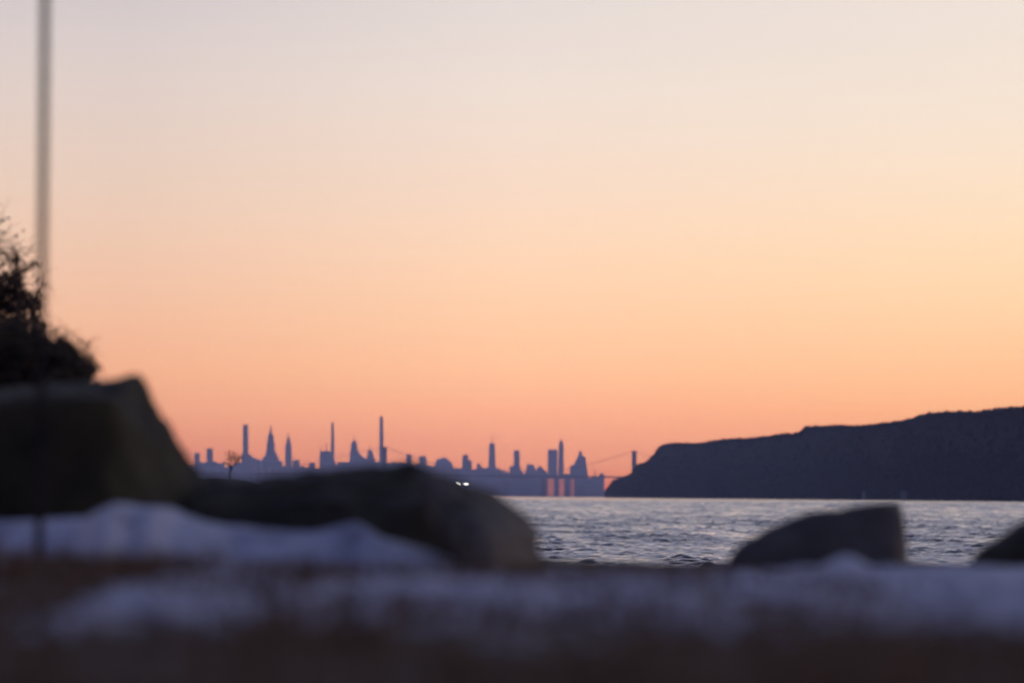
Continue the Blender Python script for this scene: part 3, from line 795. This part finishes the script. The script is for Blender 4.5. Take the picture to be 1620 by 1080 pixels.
tower('dark oblong tower with a low left shoulder, between the pale and twin towers', 29300, [(711.5, 813, 821.8), (736, 812.6, 822.4), (737, 806.6, 823), (742, 806, 823.4), (B, 804, 826)], 0)
tower('palest low block, ghostly grey, left of the twin towers', 30800, [(734, 833.6, 843.6), (740, 832.6, 847), (B, 831, 848)], 2)
tower('low gabled block between the palest block and the twin towers', 28600, [(736.5, 853, 855.4), (741, 849, 859), (745, 846, 864), (B, 844, 866)], 1)
tower('wide slab with a flat top, left and lower of the twin towers', 28800, [(710.5, 867.4, 881), (712, 866.6, 881.8), (B, 866.2, 882)], 2)
tower('slanted top shaft, right and taller of the twin towers', 29100, [(695.5, 886.4, 889.2), (699, 885, 891), (706, 883.6, 891.6), (B, 882.4, 892)], 0)
tower('stair stepped tower climbing to a spiked top, last tall one before the bridge tower', 28900,
      [(713, 915.6, 919.6), (720.5, 915, 921.6), (721.5, 914.6, 926.4), (728, 910.6, 927), (735, 908, 927.4), (736, 902.6, 927.8), (742, 901.6, 929), (B, 901, 934)], 0)
tower('low roof with a short spike, right of the stair stepped tower', 28300, [(753, 939, 943), (757, 936, 945), (B, 935, 947)], 1, [(941.4, 753, 742, 2.4)])
tower('low square block at the right end of the skyline', 28500, [(748, 949, 955), (752, 947.4, 956), (B, 947, 956.4)], 1)

# mirror blocks added for the red glow under the deck, angled at the dusk sky
mir, nt_, N_, L_, b = new_mat('red_tinted_mirror')
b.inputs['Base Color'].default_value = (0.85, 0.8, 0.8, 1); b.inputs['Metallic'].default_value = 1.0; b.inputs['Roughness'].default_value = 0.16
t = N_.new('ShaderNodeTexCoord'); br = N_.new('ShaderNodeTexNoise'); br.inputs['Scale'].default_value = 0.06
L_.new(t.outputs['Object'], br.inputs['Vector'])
r = N_.new('ShaderNodeValToRGB'); r.color_ramp.elements[0].color = (0.5, 0.27, 0.30, 1); r.color_ramp.elements[1].color = (0.82, 0.46, 0.50, 1)  # red of the reflected sky is also tinted into the mirror colour
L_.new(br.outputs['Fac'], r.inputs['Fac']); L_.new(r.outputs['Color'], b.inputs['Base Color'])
def mirror_block(label, px0, px1, ytop, d, ang):
    a0, a1 = at(px0, B, d), at(px1, B, d); zt = at(px0, ytop, d).z
    wx = a1.x - a0.x
    root = empty('added_mirror', ((a0.x + a1.x) / 2, d, 0)); tag(root, label, 'tower', 'added red tinted mirror blocks under the bridge deck')
    # triangular wedge plan: one mirror face turned to the west, one closed side
    t_ = math.tan(ang); h = wx / 2
    v = []
    for z_ in (-1, zt):
        v += [(-h, -wx * t_ / 2, z_), (h, wx * t_ / 2, z_), (h, wx * t_ / 2 + 30, z_), (-h, wx * t_ / 2 + 30, z_)]
    mesh_obj('mirror_face', v, [(0, 1, 5, 4)], mir, parent=root)
    mesh_obj('wall', v, [(1, 2, 6, 5), (2, 3, 7, 6), (3, 0, 4, 7), (4, 5, 6, 7), (3, 2, 1, 0)], FAC[0], parent=root)
mirror_block('widest bright red mirror block added for the glowing gap under the lower twin tower', 866.5, 876.5, 757, 24000, math.radians(47))
mirror_block('narrow bright red mirror block added for the glowing gap under the taller twin tower', 884, 892.5, 757, 24050, math.radians(47))
mirror_block('dusky pink mirror block added for the pink glow under the gap right of the twin towers', 902, 908.5, 757, 24100, math.radians(36))
mirror_block('dullest mauve mirror block added for the faint glow left of the bright red ones', 857, 866, 757, 24150, math.radians(26))

# low city mass that reads as one band
LOWTOP = [(295, 742), (318, 734), (345, 732), (365, 737), (400, 731), (440, 731), (450, 740), (480, 741), (500, 745), (540, 737), (580, 730), (610, 735), (640, 734), (690, 742), (720, 741),
          (760, 743), (800, 747), (830, 747), (865, 750), (905, 752), (930, 753), (957, 758)]
v, f = [], []
cr_ = random.Random(31)
px = 292.0
while px < 955:
    for lay in range(3):
        d = (36500, 33000, 24500)[lay] + cr_.uniform(-250, 250)
        w = cr_.uniform(3, 9); x0 = px + cr_.uniform(-3, 3); x1 = min(x0 + w, 956)
        if x1 - x0 < 1: continue
        yt = lerp_tab(LOWTOP, (x0 + x1) / 2) + (cr_.uniform(-4.5, 3), cr_.uniform(-3, 5), cr_.uniform(6, 24))[lay]
        a, c = at(x0, yt, d), at(x1, yt, d)
        dp = cr_.uniform(15, 50)
        box(v, f, a.x, c.x, d - dp, d + dp, -1, max(a.z, 12))
    px += 3.6
tag(mesh_obj('city_blocks', v, f, FAC[1]), 'hazy band of low buildings that fills the foot of the skyline', kind='stuff')
v, f = [], []
a, c = at(-400, B, 23800), at(957, B, 23800)
box(v, f, a.x * 1.0, c.x, 23800, 39800, -1.5, 1.2)
tag(mesh_obj('far_shore', v, f, far_soil), 'flat far shore the city stands on', kind='structure')
